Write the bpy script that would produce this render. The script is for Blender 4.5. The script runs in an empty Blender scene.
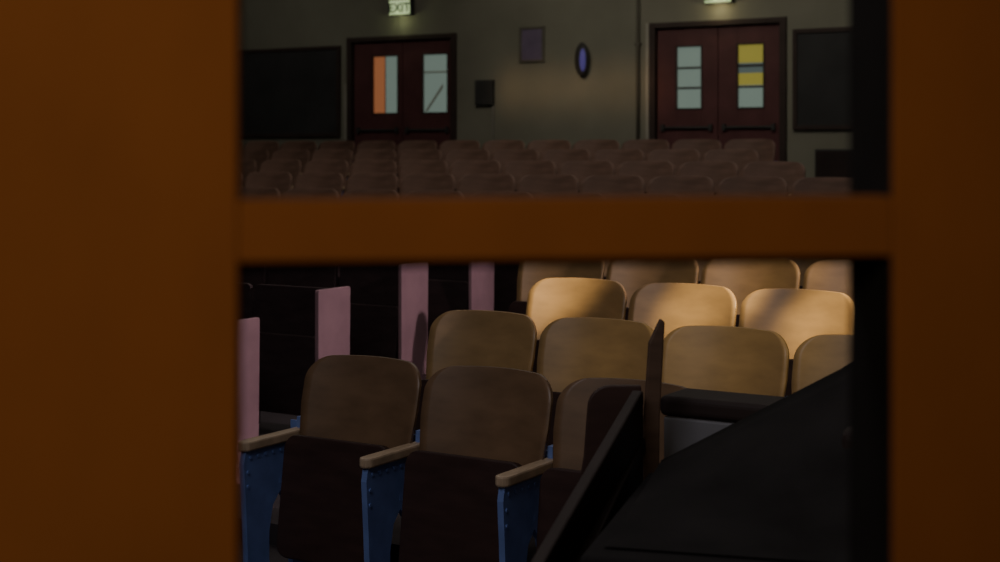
import bpy, bmesh, math, random
from mathutils import Matrix, Vector
random.seed(4)
ANG=math.radians(31.5); CA=math.cos(ANG); SA=math.sin(ANG)
OX,OY=-0.497,5.4
H=Matrix.Translation((OX,OY,0))@Matrix.Rotation(-ANG,4,'Z')   # hall frame: x along the rows, y towards the back
EYE=1.6
C=bpy.context.scene.collection
ROWP=0.86
def W(x,y,z): return H@Vector((x,y,z))

# ---------------------------------------------------------------- materials
def mat(name,base,rough=0.6,var=0.0,scale=6.0,stretch=(1,1,1),spec=0.3,metal=0.0,coat=0.0,emis=None,estr=0,bump=0.0,base2=None):
    m=bpy.data.materials.new(name); m.use_nodes=True
    nt=m.node_tree; b=nt.nodes['Principled BSDF']
    b.inputs['Roughness'].default_value=rough
    b.inputs['Metallic'].default_value=metal
    b.inputs['Specular IOR Level'].default_value=spec
    b.inputs['Coat Weight'].default_value=coat
    b.inputs['Coat Roughness'].default_value=0.3
    tc=nt.nodes.new('ShaderNodeTexCoord'); mp=nt.nodes.new('ShaderNodeMapping')
    mp.inputs['Scale'].default_value=stretch
    nt.links.new(tc.outputs['Object'],mp.inputs['Vector'])
    n=nt.nodes.new('ShaderNodeTexNoise'); n.inputs['Scale'].default_value=scale; n.inputs['Detail'].default_value=6
    nt.links.new(mp.outputs[0],n.inputs['Vector'])
    r=nt.nodes.new('ShaderNodeValToRGB')
    r.color_ramp.elements[0].position=0.3; r.color_ramp.elements[1].position=0.7
    b2=base2 if base2 else tuple(min(1,c*(1+var)) for c in base)
    b1=tuple(c*(1-var) for c in base)
    r.color_ramp.elements[0].color=(*b1,1); r.color_ramp.elements[1].color=(*b2,1)
    nt.links.new(n.outputs['Fac'],r.inputs['Fac'])
    nt.links.new(r.outputs[0],b.inputs['Base Color'])
    if bump:
        bp=nt.nodes.new('ShaderNodeBump'); bp.inputs['Strength'].default_value=bump; bp.inputs['Distance'].default_value=0.01
        nt.links.new(n.outputs['Fac'],bp.inputs['Height']); nt.links.new(bp.outputs[0],b.inputs['Normal'])
    if emis:
        b.inputs['Emission Color'].default_value=(*emis,1); b.inputs['Emission Strength'].default_value=estr
    return m
M={}
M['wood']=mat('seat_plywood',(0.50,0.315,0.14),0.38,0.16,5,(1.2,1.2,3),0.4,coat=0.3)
M['woodfront']=mat('seat_plywood_shaded',(0.24,0.145,0.08),0.40,0.20,5,(1.2,1.2,3),0.4,coat=0.25)  # darker copy of the plywood; the front row's shade is in the colour
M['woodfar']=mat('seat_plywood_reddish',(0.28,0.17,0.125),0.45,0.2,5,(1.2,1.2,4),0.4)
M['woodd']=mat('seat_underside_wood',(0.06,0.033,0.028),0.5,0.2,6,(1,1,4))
M['arm']=mat('armrest_wood',(0.62,0.46,0.30),0.45,0.2,14,(6,1,1),coat=0.2)
M['blue']=mat('blue_painted_iron',(0.20,0.30,0.66),0.5,0.12,12)
M['mauve']=mat('mauve_painted_panel',(0.48,0.29,0.32),0.6,0.15,4)
M['darkback']=mat('dark_walnut_board',(0.065,0.042,0.042),0.55,0.2,7,(1,1,3))
M['orange']=mat('orange_brown_paint',(0.235,0.083,0.022),0.8,0.10,3.5,(2,2,1),0.12,bump=0.05)
M['bead']=mat('black_bead_and_shade',(0.012,0.011,0.011),0.7,0.2,10,spec=0.15)  # also colours the shade strip below the mullion
M['wall']=mat('olive_plaster',(0.27,0.265,0.21),0.9,0.12,1.2,bump=0.1)
M['ceil']=mat('ceiling_plaster',(0.25,0.24,0.2),0.95,0.1,2)
M['floor']=mat('floor_concrete',(0.06,0.05,0.055),0.8,0.25,3)
M['maroon']=mat('maroon_door_paint',(0.13,0.052,0.054),0.5,0.15,4)
M['frame']=mat('dark_door_frame',(0.06,0.042,0.038),0.6,0.15,4)
M['cream']=mat('pale_trim_paint',(0.45,0.43,0.36),0.7,0.1,4)
M['dimtrim']=mat('grey_conduit_paint',(0.30,0.29,0.25),0.7,0.1,4)
M['board']=mat('chalkboard',(0.05,0.05,0.052),0.7,0.2,2)
M['black']=mat('black_laminate',(0.024,0.022,0.022),0.85,0.3,4,spec=0.1)  # base lifted slightly so the colour carries some haze
M['grey']=mat('grey_case_panel',(0.22,0.22,0.24),0.6,0.2,4)
M['lid']=mat('dark_brown_lid',(0.042,0.030,0.028),0.6,0.2,5,spec=0.2)
M['newel']=mat('brown_rail_wood',(0.13,0.08,0.055),0.5,0.2,8,(1,1,4),spec=0.3)
M['purple']=mat('purple_grey_notice',(0.20,0.16,0.25),0.7,0.15,6)
M['box']=mat('dark_box_paint',(0.06,0.06,0.06),0.6,0.15,6)
M['wire']=mat('pipe_paint',(0.16,0.15,0.12),0.7,0.1,6)
def emit(name,c,s):
    return mat(name,tuple(x*0.3 for x in c),0.4,0.05,4,emis=c,estr=s)
M['day']=emit('daylit_glass',(0.55,0.72,0.62),0.20)
M['day2']=emit('daylit_glass_dim',(0.45,0.60,0.58),0.10)
M['oran']=emit('glass_orange_door_beyond',(1.0,0.36,0.15),0.22)
M['yell']=emit('glass_yellow_poster_beyond',(0.85,0.74,0.14),0.22)
M['sign']=emit('lit_sign_face',(0.76,0.95,0.50),0.6)
M['signl']=mat('sign_letters',(0.01,0.04,0.02),0.6,0.1)
M['blueglow']=emit('blue_indicator_lamp',(0.24,0.20,0.72),0.16)

# ---------------------------------------------------------------- mesh helpers
def bbox(bm,x0,x1,y0,y1,z0,z1,mi=0):
    vs=[bm.verts.new(v) for v in [(x0,y0,z0),(x1,y0,z0),(x1,y1,z0),(x0,y1,z0),(x0,y0,z1),(x1,y0,z1),(x1,y1,z1),(x0,y1,z1)]]
    for f in [(0,3,2,1),(4,5,6,7),(0,1,5,4),(1,2,6,5),(2,3,7,6),(3,0,4,7)]:
        fc=bm.faces.new([vs[i] for i in f]); fc.material_index=mi
    return vs
def prism(bm,pts,axis,a,b,mi=0):
    def P(p,c):
        if axis=='x': return (c,p[0],p[1])
        if axis=='y': return (p[0],c,p[1])
        return (p[0],p[1],c)
    A=[bm.verts.new(P(p,a)) for p in pts]; B=[bm.verts.new(P(p,b)) for p in pts]
    n=len(pts)
    fs=[bm.faces.new(A),bm.faces.new(B[::-1])]
    for i in range(n): fs.append(bm.faces.new([A[i],B[i],B[(i+1)%n],A[(i+1)%n]]))
    for f in fs: f.material_index=mi
def finish(bm,name,mats,bevel=0,smooth=False,seg=2):
    bmesh.ops.recalc_face_normals(bm,faces=bm.faces)
    if bevel:
        bmesh.ops.bevel(bm,geom=[e for e in bm.edges if len(e.link_faces)==2 and e.calc_face_angle(0)>0.6],offset=bevel,segments=seg,profile=0.5,affect='EDGES')
    me=bpy.data.meshes.new(name); bm.to_mesh(me); bm.free()
    for m in mats: me.materials.append(M[m])
    if smooth:
        for p in me.polygons: p.use_smooth=True
    return me
def obj(name,me,mw=None,parent=None,label=None,cat=None,group=None,kind=None):
    o=bpy.data.objects.new(name,me); C.objects.link(o)
    if parent is not None: o.parent=parent
    if mw is not None: o.matrix_basis=mw
    if label: o['label']=label
    if cat: o['category']=cat
    if group: o['group']=group
    if kind: o['kind']=kind
    return o
def cyl(bm,p0,p1,r,n=16):
    p0=Vector(p0);p1=Vector(p1); d=p1-p0
    m=Matrix.Translation((p0+p1)/2)@d.to_track_quat('Z','Y').to_matrix().to_4x4()
    bmesh.ops.create_cone(bm,cap_ends=True,segments=n,radius1=r,radius2=r,depth=d.length,matrix=m)

# ---------------------------------------------------------------- setting
def frise(k): return 0.0 if k<=0 else 0.085+0.071*(k-1)
ROWS=[(k*ROWP,frise(k),k) for k in range(0,6)]+[((6+1.5*j)*ROWP,frise(6+1.5*j),6+j) for j in range(5)]
XL,XR=-13.0,4.6
UB=12.06
bm=bmesh.new()
prof=[(-18,-0.2),(-18,0.0)]
pz=0.0
for u,z,k in ROWS[1:]:
    prof+= [(u-0.50,pz),(u-0.50,z)]; pz=z
prof+=[(UB+0.2,pz),(UB+0.2,-0.2)]
prism(bm,prof,'x',XL-4,XR+6)
obj('floor',finish(bm,'floor',['floor']),H,kind='structure')
bm=bmesh.new()
holes=[(-9.245,-7.467),(-4.681,-2.943)]
DT=3.13; FB=frise(12)
xs=[XL,holes[0][0],holes[0][1],holes[1][0],holes[1][1],XR]
for a,b in [(xs[0],xs[1]),(xs[2],xs[3]),(xs[4],xs[5])]:
    bbox(bm,a,b,UB,UB+0.2,FB,6.0)
for a,b in holes: bbox(bm,a,b,UB,UB+0.2,DT,6.0)
obj('wall_back',finish(bm,'wall_back',['wall']),H,kind='structure')
bm=bmesh.new(); bbox(bm,XL-0.2,XL,-17,UB,0,6.0)
obj('wall_left',finish(bm,'wall_left',['wall']),H,kind='structure')
bm=bmesh.new(); bbox(bm,XR,XR+0.2,-3.0,UB,0,6.0)
obj('wall_right',finish(bm,'wall_right',['wall']),H,kind='structure')
bm=bmesh.new(); bbox(bm,XL-0.2,XR+6,-18,UB+0.2,6.0,6.2)
obj('ceiling',finish(bm,'ceiling',['ceil']),H,kind='structure')

# near door with the window opening we look through (local x along the door, y through it, z up)
dA=Vector((-0.2183,1.25,0)); dB=Vector((0.3485,1.33,0))
dd=(dB-dA); OW=dd.length; ang=math.atan2(dd.y,dd.x)
DM=Matrix.Translation(dA)@Matrix.Rotation(ang,4,'Z')
dl,dr=-0.30,OW+0.14
zb,zt=0.95,1.95; m0,m1=EYE-0.0942,EYE-0.0410
bm=bmesh.new()
bbox(bm,dl,0,0,0.045,0.01,2.08); bbox(bm,OW,dr,0,0.045,0.01,2.08)
bbox(bm,0,OW,0,0.045,0.01,zb); bbox(bm,0,OW,0,0.045,zt,2.08); bbox(bm,0,OW,0,0.045,m0,m1)
door=obj('door_1',finish(bm,'door_1',['orange'],0.0025),DM,kind='structure')
bm=bmesh.new()
y0,y1=0.0465,0.105
bbox(bm,-0.03,0.0,y0,y1,zb,zt); bbox(bm,OW,OW+0.03,y0,y1,zb,zt)
bbox(bm,0,OW,y0,y1,m0-0.009,m1-0.001); bbox(bm,0,OW,y0,y1,zb-.03,zb); bbox(bm,0,OW,y0,y1,zt,zt+.03)  # black edge below the mullion is added to draw its shadow
bbox(bm,OW-0.001,OW+0.0005,0.003,y0,zb,zt)
I4=Matrix.Identity(4)
obj('bead_and_shade_strip',finish(bm,'bead_and_shade_strip',['bead']),I4,door,label='black glazing bead around the openings, with added shade strip under the mullion')
bm=bmesh.new()
bbox(bm,-22,dl-0.005,-0.05,0.12,0,6); bbox(bm,dr+0.005,9,-0.05,0.12,0,6); bbox(bm,dl-0.005,dr+0.005,-0.05,0.12,2.085,6)
obj('wall_front',finish(bm,'wall_front',['wall']),DM,kind='structure')

# ---------------------------------------------------------------- back double doors
def leaf(name,x0,x1,gx0,gx1,gz0,gz1,parent,panes):
    bm=bmesh.new(); y0,y1=0.03,0.075; z0=FB+0.01; z1=DT-0.07
    bbox(bm,x0,gx0,y0,y1,z0,z1); bbox(bm,gx1,x1,y0,y1,z0,z1)
    bbox(bm,gx0,gx1,y0,y1,z0,gz0); bbox(bm,gx0,gx1,y0,y1,gz1,z1)
    lf=obj('door_leaf',finish(bm,'door_leaf',['maroon'],0.003),I4,parent)
    for (a,b,c,d,mt) in panes:
        bm=bmesh.new(); bbox(bm,a,b,0.05,0.056,c,d)
        obj('glass_pane',finish(bm,'glass_pane',[mt]),I4,lf)
    bm=bmesh.new()
    t=0.018
    for a,b,c,d in [(gx0-t,gx0,gz0-t,gz1+t),(gx1,gx1+t,gz0-t,gz1+t),(gx0,gx1,gz0-t,gz0),(gx0,gx1,gz1,gz1+t)]:
        bbox(bm,a,b,0.02,0.032,c,d)
    obj('window_trim',finish(bm,'window_trim',['frame'],0.002),I4,lf)
    bm=bmesh.new(); hz=FB+1.0
    cyl(bm,(x0+0.08,0.0,hz),(x1-0.08,0.0,hz),0.016); bbox(bm,x0+0.06,x0+0.1,-0.015,0.031,hz-0.04,hz+0.04); bbox(bm,x1-0.1,x1-0.06,-0.015,0.031,hz-0.04,hz+0.04)
    obj('push_bar',finish(bm,'push_bar',['box']),I4,lf,label='dark push bar')
    return lf
def dframe(d,a,b):
    bm=bmesh.new()
    bbox(bm,a+0.003,a+0.08,-0.04,0.12,FB,DT); bbox(bm,b-0.08,b-0.003,-0.04,0.12,FB,DT); bbox(bm,a+0.08,b-0.08,-0.04,0.12,DT-0.065,DT-.002)
    obj('door_frame',finish(bm,'door_frame',['frame'],0.004),I4,d)
HM=H@Matrix.Translation((0,UB,0))
d2=obj('door_2',None,HM,kind='structure')
dframe(d2,-9.245,-7.467)
Z0,Z1=2.10,2.86
leaf('l',-9.16,-8.36,-8.84,-8.44,Z0,Z1,d2,[(-8.84,-8.66,Z0,Z1,'oran'),(-8.66,-8.645,Z0,Z1,'frame'),(-8.645,-8.44,Z0,Z1,'day')])
lf=leaf('r',-8.35,-7.55,-8.02,-7.64,Z0,Z1,d2,[(-8.02,-7.64,Z0,Z1,'day')])
bm=bmesh.new()
prism(bm,[(-8.0,2.11),(-7.97,2.11),(-7.72,2.42),(-7.72,2.47)],'y',0.044,0.05); bbox(bm,-8.02,-7.64,0.044,0.05,2.62,2.64)
obj('stair_rail_view',finish(bm,'stair',['cream']),I4,lf)
d3=obj('door_3',None,HM,kind='structure')
dframe(d3,-4.681,-2.943)
Z0,Z1=2.10,2.83
def bars(lf,a,b,zs):
    for z in zs:
        bm=bmesh.new(); bbox(bm,a,b,0.036,0.05,z-0.012,z+0.012)
        obj('glazing_bar',finish(bm,'glazing_bar',['frame']),I4,lf)
lf=leaf('l',-4.595,-3.815,-4.338,-4.026,Z0,Z1,d3,[(-4.338,-4.026,Z0,Z1,'day')])
bars(lf,-4.338,-4.026,[2.34,2.58])
lf=leaf('r',-3.805,-3.03,-3.557,-3.245,Z0,Z1,d3,[(-3.557,-3.245,2.62,Z1,'yell'),(-3.557,-3.245,2.36,2.50,'yell'),(-3.557,-3.245,2.50,2.62,'day2'),(-3.557,-3.245,Z0,2.36,'day')])
bars(lf,-3.557,-3.245,[2.34,2.585])
bm=bmesh.new(); bbox(bm,-9.29,-9.25,-0.02,-0.002,FB,2.5); obj('trim_1',finish(bm,'trim',['cream']),HM,kind='structure')
bm=bmesh.new(); bbox(bm,-4.73,-4.69,-0.02,-0.002,FB,DT); obj('trim_2',finish(bm,'trim',['cream']),HM,kind='structure')

# chalkboards
def chalk(a,b,z0,z1,lab):
    root=obj('chalkboard',None,HM@Matrix.Translation(((a+b)/2,0,z0)),label=lab,cat='chalkboard')
    w=(b-a)/2; h=z1-z0
    bm=bmesh.new(); bbox(bm,-w+0.05,w-0.05,-0.03,-0.003,0.05,h-0.05)
    obj('writing_surface',finish(bm,'ws',['board']),I4,root)
    bm=bmesh.new()
    bbox(bm,-w,-w+0.05,-0.05,-0.003,0,h); bbox(bm,w-0.05,w,-0.05,-0.003,0,h); bbox(bm,-w+.05,w-.05,-0.05,-0.003,0,0.05); bbox(bm,-w+.05,w-.05,-0.05,-0.003,h-0.05,h)
    obj('board_frame',finish(bm,'bf',['frame'],0.004),I4,root)
chalk(-11.9,-9.36,1.78,3.03,'wide black chalkboard in dark frame on the olive wall')
chalk(-2.86,-1.6,1.83,2.98,'black chalkboard in dark frame beside maroon double door')

# exit signs
def exitsign(xc,z0,lab):
    root=obj('exit_sign',None,HM@Matrix.Translation((xc,0,z0)),label=lab,cat='sign',group='lit exit signs above the doors')
    bm=bmesh.new(); bbox(bm,-0.18,0.18,-0.09,-0.003,0,0.22)
    obj('sign_housing',finish(bm,'sh',['box'],0.006),I4,root)
    bm=bmesh.new(); bbox(bm,-0.165,0.165,-0.096,-0.0905,0.015,0.205)
    obj('sign_face',finish(bm,'sf',['sign']),I4,root)
    cu=bpy.data.curves.new('exit_text','FONT'); cu.body='EXIT'; cu.size=0.17; cu.align_x='CENTER'; cu.extrude=0.002; cu.offset=0.003
    tmp=bpy.data.objects.new('tmp',cu); C.objects.link(tmp)
    bpy.context.view_layer.update()
    me=bpy.data.meshes.new_from_object(tmp.evaluated_get(bpy.context.evaluated_depsgraph_get()))
    bpy.data.objects.remove(tmp)
    me.materials.clear(); me.materials.append(M['signl'])
    obj('sign_lettering',me,Matrix.Translation((0,-0.099,0.045))@Matrix.Rotation(math.pi/2,4,'X'),root)
exitsign(-8.32,3.39,'lit pale green EXIT sign above maroon double door')
exitsign(-3.76,3.315,'lit pale green EXIT sign above maroon double door')

# small wall items
r=obj('notice_frame',None,HM@Matrix.Translation((-6.326,0,2.71)),label='framed purple-grey notice on olive wall',cat='picture frame')
bm=bmesh.new(); bbox(bm,-0.15,0.15,-0.014,-0.003,0.03,0.42); obj('notice_sheet',finish(bm,'ns',['purple']),I4,r)
bm=bmesh.new()
for a,b,c,d in [(-.185,-.15,0,.45),(.15,.185,0,.45),(-.15,.15,0,.03),(-.15,.15,.42,.45)]: bbox(bm,a,b,-0.03,-0.003,c,d)
obj('frame_border',finish(bm,'fb',['wire'],0.004),I4,r)
r=obj('wall_alarm',None,HM@Matrix.Translation((-5.57,0,2.47)),label='dark wall alarm with glowing blue lamp',cat='alarm')
bm=bmesh.new(); bmesh.ops.create_uvsphere(bm,u_segments=20,v_segments=14,radius=1.0,matrix=Matrix.Translation((-0.01,-0.06,0.25))@Matrix.Diagonal((0.10,0.055,0.21,1)))
obj('alarm_housing',finish(bm,'ah',['box'],smooth=True),I4,r)
bm=bmesh.new(); bmesh.ops.create_uvsphere(bm,u_segments=16,v_segments=12,radius=1.0,matrix=Matrix.Translation((0.02,-0.10,0.24))@Matrix.Diagonal((0.042,0.035,0.14,1)))
obj('blue_lamp',finish(bm,'bl',['blueglow'],smooth=True),I4,r,label='glowing blue lamp')
r=obj('junction_box',None,HM@Matrix.Translation((-7.01,0,2.18)),label='small dark junction box with conduit on wall',cat='electrical box')
bm=bmesh.new(); bbox(bm,-0.13,0.13,-0.08,-0.003,0,0.32); obj('box_body',finish(bm,'bb',['box'],0.008),I4,r)
bm=bmesh.new(); cyl(bm,(0.11,-0.022,0.0),(0.11,-0.022,FB-2.17),0.018); obj('conduit',finish(bm,'cd',['dimtrim']),I4,r,label='pale vertical conduit')
r=obj('wall_pipe',None,HM@Matrix.Translation((-4.83,0,FB)),label='thin vertical painted pipe on olive wall',cat='pipe')
bm=bmesh.new(); cyl(bm,(0,-0.03,0.001),(0,-0.03,5.9-FB),0.022); obj('pipe_run',finish(bm,'pr',['wire'],smooth=True),I4,r)
for z in (0.8,2.0,3.2):
    bm=bmesh.new(); bbox(bm,-0.04,0.04,-0.056,-0.003,z,z+0.03)
    obj('pipe_clamp',finish(bm,'pc',['wire'],0.004),I4,r)
r=obj('wall_cabinet',None,HM@Matrix.Translation((-2.37,0,1.25)),label='small dark cabinet on wall under chalkboard',cat='cabinet')
bm=bmesh.new(); bbox(bm,-0.2,0.5,-0.12,-0.003,0,0.36); obj('cabinet_body',finish(bm,'cb',['box'],0.008),I4,r)
bm=bmesh.new(); bbox(bm,-0.18,0.48,-0.135,-0.121,0.02,0.34); obj('cabinet_door',finish(bm,'cdoor',['lid'],0.004),I4,r)

# ---------------------------------------------------------------- chairs
def backrest_mesh(mt):
    bm=bmesh.new(); Hh=0.425; r=0.088; nx,nz=18,20
    grid=[]
    ss=[i/ (nz-8) *(Hh-r) for i in range(nz-8+1)]+[Hh-r+r*math.sin(math.pi/2*j/8) for j in range(1,9)]
    for s in ss:
        w=0.231+0.024*min(1,s/0.25)
        if s<0.04: w-=0.03*(1-math.sqrt(max(0,1-((0.04-s)/0.04)**2)))
        if s>Hh-r: w=w-r+math.sqrt(max(0,r*r-(s-(Hh-r))**2))
        row=[]
        for i in range(nx+1):
            x=w*(2*i/nx-1)
            q=(x/0.255)**2
            z=s*(1-0.024*q*(s/Hh))
            row.append((x,z,-0.060*q))
        grid.append(row)
    tilt=math.radians(14)
    th=0.013
    def tr(x,z,y):
        dz=z-Hh
        return (x+0.009, 0.06+y*math.cos(tilt)+dz*math.sin(tilt), 0.850+dz*math.cos(tilt))
    F=[[bm.verts.new(tr(x,z,y)) for x,z,y in row] for row in grid]
    B=[[bm.verts.new(tr(x,z,y+th)) for x,z,y in row] for row in grid]
    n=len(F)
    for j in range(n-1):
        for i in range(nx):
            bm.faces.new([F[j][i],F[j][i+1],F[j+1][i+1],F[j+1][i]])
            bm.faces.new([B[j][i],B[j+1][i],B[j+1][i+1],B[j][i+1]])
    for j in range(n-1):
        bm.faces.new([F[j][0],F[j+1][0],B[j+1][0],B[j][0]])
        bm.faces.new([F[j][nx],B[j][nx],B[j+1][nx],F[j+1][nx]])
    for i in range(nx):
        bm.faces.new([F[0][i],B[0][i],B[0][i+1],F[0][i+1]])
        bm.faces.new([F[n-1][i],F[n-1][i+1],B[n-1][i+1],B[n-1][i]])
    me=finish(bm,'backrest',[mt])
    for p in me.polygons: p.use_smooth = abs(p.normal.y)>0.6
    return me
def rrect(w0,w1,h,r,n=6):
    pts=[]
    for cx,cz,a0,w in [(1,1,0,w1),(-1,1,90,w1),(-1,-1,180,w0),(1,-1,270,w0)]:
        for i in range(n+1):
            a=math.radians(a0+90*i/n)
            pts.append((cx*(w/2-r)+r*math.cos(a), cz*(h/2-r)+r*math.sin(a)))
    return pts
def seat_mesh():
    bm=bmesh.new()
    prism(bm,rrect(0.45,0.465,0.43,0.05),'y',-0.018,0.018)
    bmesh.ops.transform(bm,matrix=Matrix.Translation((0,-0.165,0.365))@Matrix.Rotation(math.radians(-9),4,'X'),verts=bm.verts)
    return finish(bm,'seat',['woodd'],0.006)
def arm_mesh():
    bm=bmesh.new()
    pts=[(-0.024,0.0),(0.024,0.0),(0.026,-0.30)]+[(0.026*math.cos(a),-0.325-0.026*math.sin(a)) for a in [math.pi*i/8 for i in range(9)]]+[(-0.026,-0.30)]
    prism(bm,pts,'z',0.545,0.58)
    return finish(bm,'armrest',['arm'],0.007)
def std_mesh():
    bm=bmesh.new()
    pts=[(0.0,0.544),(-0.335,0.544),(-0.345,0.50),(-0.335,0.36),(-0.325,0.18),(-0.33,0.05),(-0.35,0.0),(-0.17,0.0),(-0.19,0.05),(-0.21,0.14),
         (-0.21,0.24),(-0.19,0.33),(-0.15,0.375),(-0.11,0.33),(-0.085,0.24),(-0.08,0.14),(-0.075,0.05),(-0.10,0.0),(0.05,0.0),(0.012,0.05),(0.005,0.25)]
    prism(bm,pts,'x',-0.011,0.011)
    for i in range(8):
        y=-0.025-0.041*i
        cyl(bm,(-0.015,y,0.520),(0.015,y,0.520),0.0065,8)
    for z in (0.47,0.42): cyl(bm,(-0.015,-0.325,z),(0.015,-0.325,z),0.0065,8)
    bbox(bm,-0.010,0.010,-0.03,0.0,0.54,0.62)
    bbox(bm,-0.06,0.012,-0.006,0.002,0.52,0.60)
    bbox(bm,-0.075,0.012,-0.155,-0.135,0.40,0.42)
    return finish(bm,'side_standard',['blue'])
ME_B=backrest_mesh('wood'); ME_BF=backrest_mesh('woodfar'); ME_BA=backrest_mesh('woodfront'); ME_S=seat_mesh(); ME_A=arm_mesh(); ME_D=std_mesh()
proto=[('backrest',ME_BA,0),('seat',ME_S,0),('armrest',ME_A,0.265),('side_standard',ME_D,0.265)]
def pxof(x,y):
    v=W(x,y,0); return 500+1500*v.x/v.y if v.y>3.5 else 9999
first=None; parts=[]
def chair(x,u,z,k,endleft,label,group,rot=0,sc=1.0):
    global first
    m=H@Matrix.Translation((x,u,z))@Matrix.Rotation(rot,4,'Z')@Matrix.Diagonal((sc,1.0,1.0,1.0))
    if first is None:
        root=obj('theater_chair',None,m)
        for n,me,ox in proto:
            parts.append(obj(n,me,Matrix.Translation((ox,0,0)),root,label=('pale wooden armrest' if n=='armrest' else 'blue painted iron side standard' if n=='side_standard' else 'dark folded-up wooden seat' if n=='seat' else None)))
        first=root
    else:
        root=first.copy(); C.objects.link(root); root.matrix_basis=m
        for p in parts:
            q=p.copy(); C.objects.link(q); q.parent=root; q.matrix_basis=p.matrix_basis.copy()
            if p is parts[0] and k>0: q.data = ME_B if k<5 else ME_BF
    if endleft:
        for i,ox in ((2,-0.265),(3,-0.265)):
            if k>0: continue
            q=parts[i].copy(); C.objects.link(q); q.parent=root; q.matrix_basis=Matrix.Translation((ox,0,0))
    root['label']=label; root['category']='chair'; root['group']=group
    return root
rng=random.Random(2)
for u,z,k in ROWS:
    i0=0 if k<3 else (-1 if k<6 else -22)
    i1=3 if k==0 else 16
    if k==0: lab='shadowed brown plywood folding auditorium chair with armrests'
    elif k==1: lab='olive-brown plywood folding auditorium chair with rounded back'
    elif k==2: lab='brightly lit golden plywood folding auditorium chair'
    else: lab='dim brown plywood folding auditorium chair in a long row'
    st=True
    pmax=885 if k<7 else (830 if k<8 else (795 if k<9 else 770))
    far=k>5
    for i in range(i0,i1):
        x=i*(0.60 if far else 0.53)-0.03*k+(0.30 if (far and k%2) else 0)
        if not(215<pxof(x,u)<pmax): continue
        chair(x,u,z,k,st and k<6,lab,'plywood auditorium chairs in rows',rot=rng.uniform(-0.03,0.03) if far else 0.0,sc=1.12 if far else 1.0)
        st=False

# dark chairs across the aisle with mauve end panels
bm=bmesh.new()
prism(bm,rrect(0.50,0.50,0.60,0.03),'y',-0.012,0.012)
bmesh.ops.transform(bm,matrix=Matrix.Translation((0,-0.02,0.44))@Matrix.Rotation(math.radians(-4),4,'X'),verts=bm.verts)
MB2=finish(bm,'backrest',['darkback'],0.004)
bm=bmesh.new()
prism(bm,rrect(0.44,0.46,0.40,0.03),'y',-0.02,0.02)
bmesh.ops.transform(bm,matrix=Matrix.Translation((0,-0.10,0.30))@Matrix.Rotation(math.radians(-5),4,'X'),verts=bm.verts)
MS2=finish(bm,'seat',['darkback'],0.005)
bm=bmesh.new()
prism(bm,[(-0.14,0.0),(0.115,0.0),(0.125,0.73),(0.12,0.742),(-0.135,0.742),(-0.14,0.73)],'x',-0.012,0.012)
MP2=finish(bm,'end_panel',['mauve'],0.004)
bm=bmesh.new(); prism(bm,[(-0.16,0.0),(0.03,0.0),(0.03,0.55),(-0.14,0.55)],'x',-0.008,0.008)
MN2=finish(bm,'side_standard',['darkback'],0.003)
tp={1:-1.32,2:-1.45,3:-1.55,4:-1.64,5:-1.73}
for k,t in tp.items():
    for j in range(0,4):
        x=t-0.275-j*0.53
        if j>0 and pxof(x,k*ROWP)<190: continue
        m=H@Matrix.Translation((x,k*ROWP,frise(k)))
        end=(j==0)
        lab='dark walnut folding chair with mauve end panel at aisle' if end else 'dark walnut folding chair with squared back'
        root=obj('aisle_chair',None,m,label=lab,cat='chair',group='dark chairs across the aisle')
        obj('backrest',MB2,I4,root); obj('seat',MS2,I4,root)
        if end: obj('end_panel',MP2,Matrix.Translation((0.263,0,0)),root,label='mauve painted end panel')
        obj('side_standard',MN2,Matrix.Translation((-0.256,0,0)),root)

# ---------------------------------------------------------------- grey case, desk, rail
r=obj('equipment_case',None,H@Matrix.Translation((1.64,-0.20,0)),label='grey upright equipment case with dark lid beside chairs',cat='case')
bm=bmesh.new(); bbox(bm,-0.25,0.25,-0.22,-0.06,0.03,0.835); obj('case_body',finish(bm,'cb',['grey'],0.008),I4,r)
bm=bmesh.new(); bbox(bm,-0.26,0.26,-0.23,-0.05,0.836,0.895); obj('case_lid',finish(bm,'cl',['lid'],0.018,seg=4),I4,r,label='dark brown lid')
for a in (-.22,.16):
    for b in (-.21,-.13):
        bm=bmesh.new(); bbox(bm,a,a+.06,b,b+.06,0,0.029); obj('foot',finish(bm,'ft',['black']),I4,r)

da=math.atan2(0.22,0.80)
DK=Matrix.Translation((0.198,3.22,0))@Matrix.Rotation(-da,4,'Z')
r=obj('console_desk',None,DK,label='black console desk with slanting hood rising to one side',cat='desk')
bm=bmesh.new(); bbox(bm,0.0,1.1,0.0,0.80,0.0,0.70)
obj('desk_body',finish(bm,'db',['black'],0.006),I4,r)
bm=bmesh.new(); bbox(bm,-0.02,1.12,-0.05,0.82,0.701,0.74); obj('desk_top',finish(bm,'dt',['black'],0.015,seg=4),I4,r)
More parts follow.
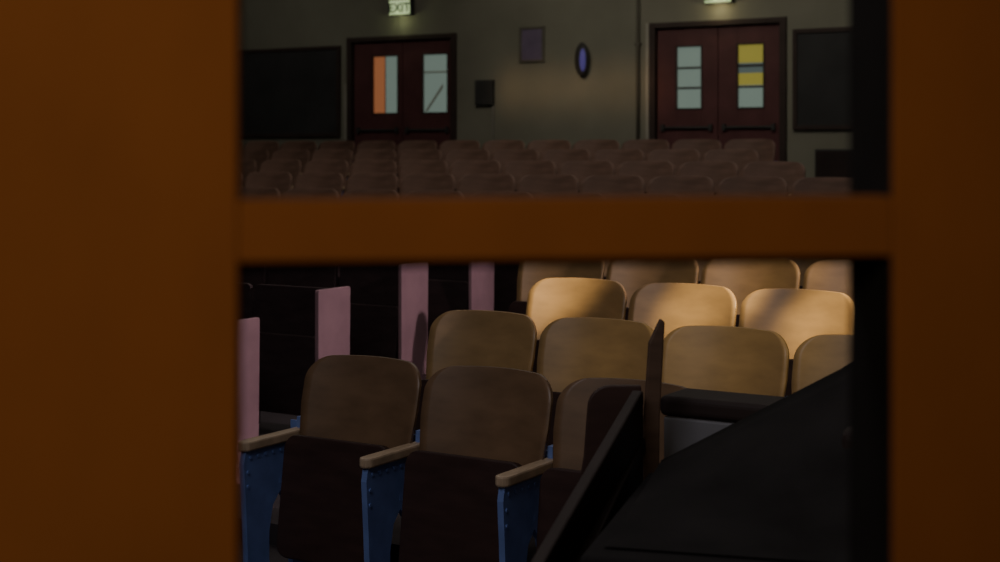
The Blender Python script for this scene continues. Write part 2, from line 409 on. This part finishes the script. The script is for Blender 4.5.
# hood: ruled surface, low along the front edge, rising to the back corner
bm=bmesh.new()
N=14
def back(x): return 0.765+ (x*0.56 if x<0.5 else 0.28+(x-0.5)*0.74)
G=[]
for i in range(N+1):
    x=0.02+1.08*i/N
    zb_=back(x); col=[]
    for j in range(N+1):
        v=j/N; y=0.02+0.78*v
        z=0.745+(zb_-0.745)*(v**1.6)
        col.append(bm.verts.new((x,y,z)))
    G.append(col)
for i in range(N):
    for j in range(N): bm.faces.new([G[i][j],G[i+1][j],G[i+1][j+1],G[i][j+1]])
lo=[bm.verts.new((0.02+1.08*i/N,0.80,0.742)) for i in range(N+1)]
for i in range(N): bm.faces.new([G[i][N],G[i+1][N],lo[i+1],lo[i]])
rs=[bm.verts.new((1.10,0.02+0.78*j/N,0.742)) for j in range(N)]+[lo[N]]
for j in range(N): bm.faces.new([G[N][j],rs[j],rs[j+1],G[N][j+1]])
obj('sloping_hood',finish(bm,'hood',['black'],smooth=False),I4,r)
for p in bpy.data.objects['sloping_hood'].data.polygons: p.use_smooth = p.normal.z>0.3
bm=bmesh.new(); bbox(bm,0.50,0.70,0.50,0.62,0.83,0.93); obj('control_panel',finish(bm,'cp',['lid'],0.02,seg=3),I4,r,label='dark control box')

r=obj('stair_handrail',None,Matrix.Translation((0.42,4.20,0)),label='dark wooden handrail with newel board and slanting rails',cat='handrail')
bm=bmesh.new()
prism(bm,[(-0.022,0.0),(0.018,0.0),(0.026,0.85),(0.040,1.12),(0.028,1.128),(-0.004,1.06),(-0.018,0.85)],'y',-0.015,0.015)
obj('newel_post',finish(bm,'np',['newel'],0.004),I4,r)
def bar(p0,p1,w,h):
    p0=Vector(p0);p1=Vector(p1);d=p1-p0; L=d.length
    bm=bmesh.new(); bbox(bm,-w/2,w/2,-h/2,h/2,-L/2,L/2)
    me=finish(bm,'rail',['lid'],0.006)
    return me,Matrix.Translation((p0+p1)/2)@d.to_track_quat('Z','Y').to_matrix().to_4x4()
EX=-0.37
for a,b in [((-0.035,-0.02,0.91),(EX,-1.1,0.68)),((-0.03,-0.02,0.78),(EX+.03,-1.1,0.55))]:
    me,m=bar(a,b,0.032,0.045); obj('rail',me,m,r)
bm=bmesh.new()
q=[Vector((-0.03,-0.03,0.90)),Vector((EX,-1.09,0.67)),Vector((EX,-1.09,0.12)),Vector((-0.03,-0.03,0.12))]
n=Vector((1.06,EX+.03,0)).normalized()*0.008
A=[bm.verts.new(v-n) for v in q]; B=[bm.verts.new(v+n) for v in q]
bm.faces.new(A); bm.faces.new(B[::-1])
for i in range(4): bm.faces.new([A[i],B[i],B[(i+1)%4],A[(i+1)%4]])
obj('infill_board',finish(bm,'ib',['lid']),I4,r)
bm=bmesh.new()
pts=[(-0.024,0.940)]+[(-0.11-0.065*math.sin(a),0.875+0.065*math.cos(a)) for a in [math.pi/2*i/6 for i in range(7)]]+[(-0.185,0.74),(-0.215,0.56),(-0.024,0.56)]
prism(bm,pts,'y',0.0,0.022)
obj('end_board',finish(bm,'eb',['woodd'],0.004),I4,r)
bm=bmesh.new(); prism(bm,[(-0.02,0.0),(0.02,0.0),(0.02,0.65),(-0.02,0.65)],'y',-0.02,0.02)
obj('lower_post',finish(bm,'lp',['lid'],0.004),Matrix.Translation((EX+.01,-1.09,0)),r)

# ---------------------------------------------------------------- lights
def light(kind,name,loc,target,power,color,**kw):
    l=bpy.data.lights.new(name,kind); l.energy=power; l.color=color
    for a,b in kw.items(): setattr(l,a,b)
    o=bpy.data.objects.new(name,l); C.objects.link(o); o.location=loc
    o.rotation_euler=(Vector(target)-Vector(loc)).to_track_quat('-Z','Y').to_euler()
    return o
warm=(1.0,0.78,0.46)
for x,zz,p in ((-0.16,1.0,2500),(0.66,1.0,2600),(1.18,0.95,2600)):
    light('SPOT','unseen_spot',W(4.2,-0.6,4.4),W(x,2*ROWP,zz),p,warm,spot_size=math.radians(4.4),spot_blend=1.0,shadow_soft_size=0.04)
for x,p in ((0.55,420),(1.3,560)):
    light('SPOT','unseen_spot',W(4.2,0.4,4.4),W(x,3*ROWP,1.04),p,warm,spot_size=math.radians(7),spot_blend=1.0,shadow_soft_size=0.06)  # unseen spots added to warm the fourth row unevenly
light('SPOT','unseen_spot',W(4.2,-0.6,4.4),W(1.05,ROWP*1.2,1.02),250,(1.0,0.86,0.48),spot_size=math.radians(14),spot_blend=1.0,shadow_soft_size=0.12)
light('SPOT','unseen_spot',W(4.2,2.4,3.6),W(-1.5,2.0,0.5),420,(1.0,0.80,0.85),spot_size=math.radians(34),spot_blend=0.5,shadow_soft_size=0.1)  # pinkish spot added from the right to brighten the end panels
light('AREA','added_fill',W(-3,5,5.8),W(-3,5,0),95,(1.0,0.90,0.80),shape='RECTANGLE',size=8,size_y=8)  # unseen overhead fill, added as ambient light for the hall
light('AREA','added_fill',W(1.0,-3.0,3.5),W(0.3,1.0,0.3),26,(0.95,0.90,0.95),shape='RECTANGLE',size=2,size_y=2)  # unseen front fill, added to lift the dark near seats
light('SPOT','unseen_spot',W(-5,7.5,4.8),W(-5.4,UB,3.2),110,(1.0,0.93,0.74),spot_size=math.radians(70),spot_blend=1.0,shadow_soft_size=0.3)  # this and the next spots are added to wash the back wall
light('SPOT','unseen_spot',W(-1.5,8.0,4.8),W(-2.4,UB,2.6),80,(1.0,0.95,0.75),spot_size=math.radians(50),spot_blend=1.0,shadow_soft_size=0.3)
light('SPOT','unseen_spot',W(-9.5,8.0,4.8),W(-10.0,UB,2.9),50,(1.0,0.95,0.80),spot_size=math.radians(70),spot_blend=1.0,shadow_soft_size=0.3)
for i in range(5):  # added spots draw a warm reflection smear on the back wall
    xx=-6.6+0.48*i
    light('SPOT','unseen_spot',W(xx,9.3,4.2),W(xx,UB,2.38),75,(1.0,0.60,0.30),spot_size=math.radians(12),spot_blend=1.0,shadow_soft_size=0.2)
light('POINT','sign_lamp',W(-3.76,UB-0.16,3.27),(0,0,0),1.0,(1.0,0.85,0.45),shadow_soft_size=0.03)
light('POINT','sign_lamp',W(-8.32,UB-0.16,3.35),(0,0,0),0.6,(0.9,1.0,0.5),shadow_soft_size=0.03)
light('AREA','corridor_lamp',(-0.5,-0.5,2.3),(0.0,1.3,1.5),14,(1.0,0.82,0.6),shape='RECTANGLE',size=0.8,size_y=0.5)
w=bpy.data.worlds.new('World'); bpy.context.scene.world=w; w.use_nodes=True
w.node_tree.nodes['Background'].inputs[0].default_value=(0.1,0.1,0.12,1); w.node_tree.nodes['Background'].inputs[1].default_value=0.05

# ---------------------------------------------------------------- camera
cd=bpy.data.cameras.new('camera'); cam=bpy.data.objects.new('camera',cd); C.objects.link(cam)
cam.location=(0,0,EYE); cam.rotation_euler=(math.pi/2,0,0)
cd.sensor_width=36; cd.lens=54; cd.shift_y=-0.131; cd.clip_start=0.05
cd.dof.use_dof=True; cd.dof.focus_distance=5.4; cd.dof.aperture_fstop=3.2
bpy.context.scene.camera=cam
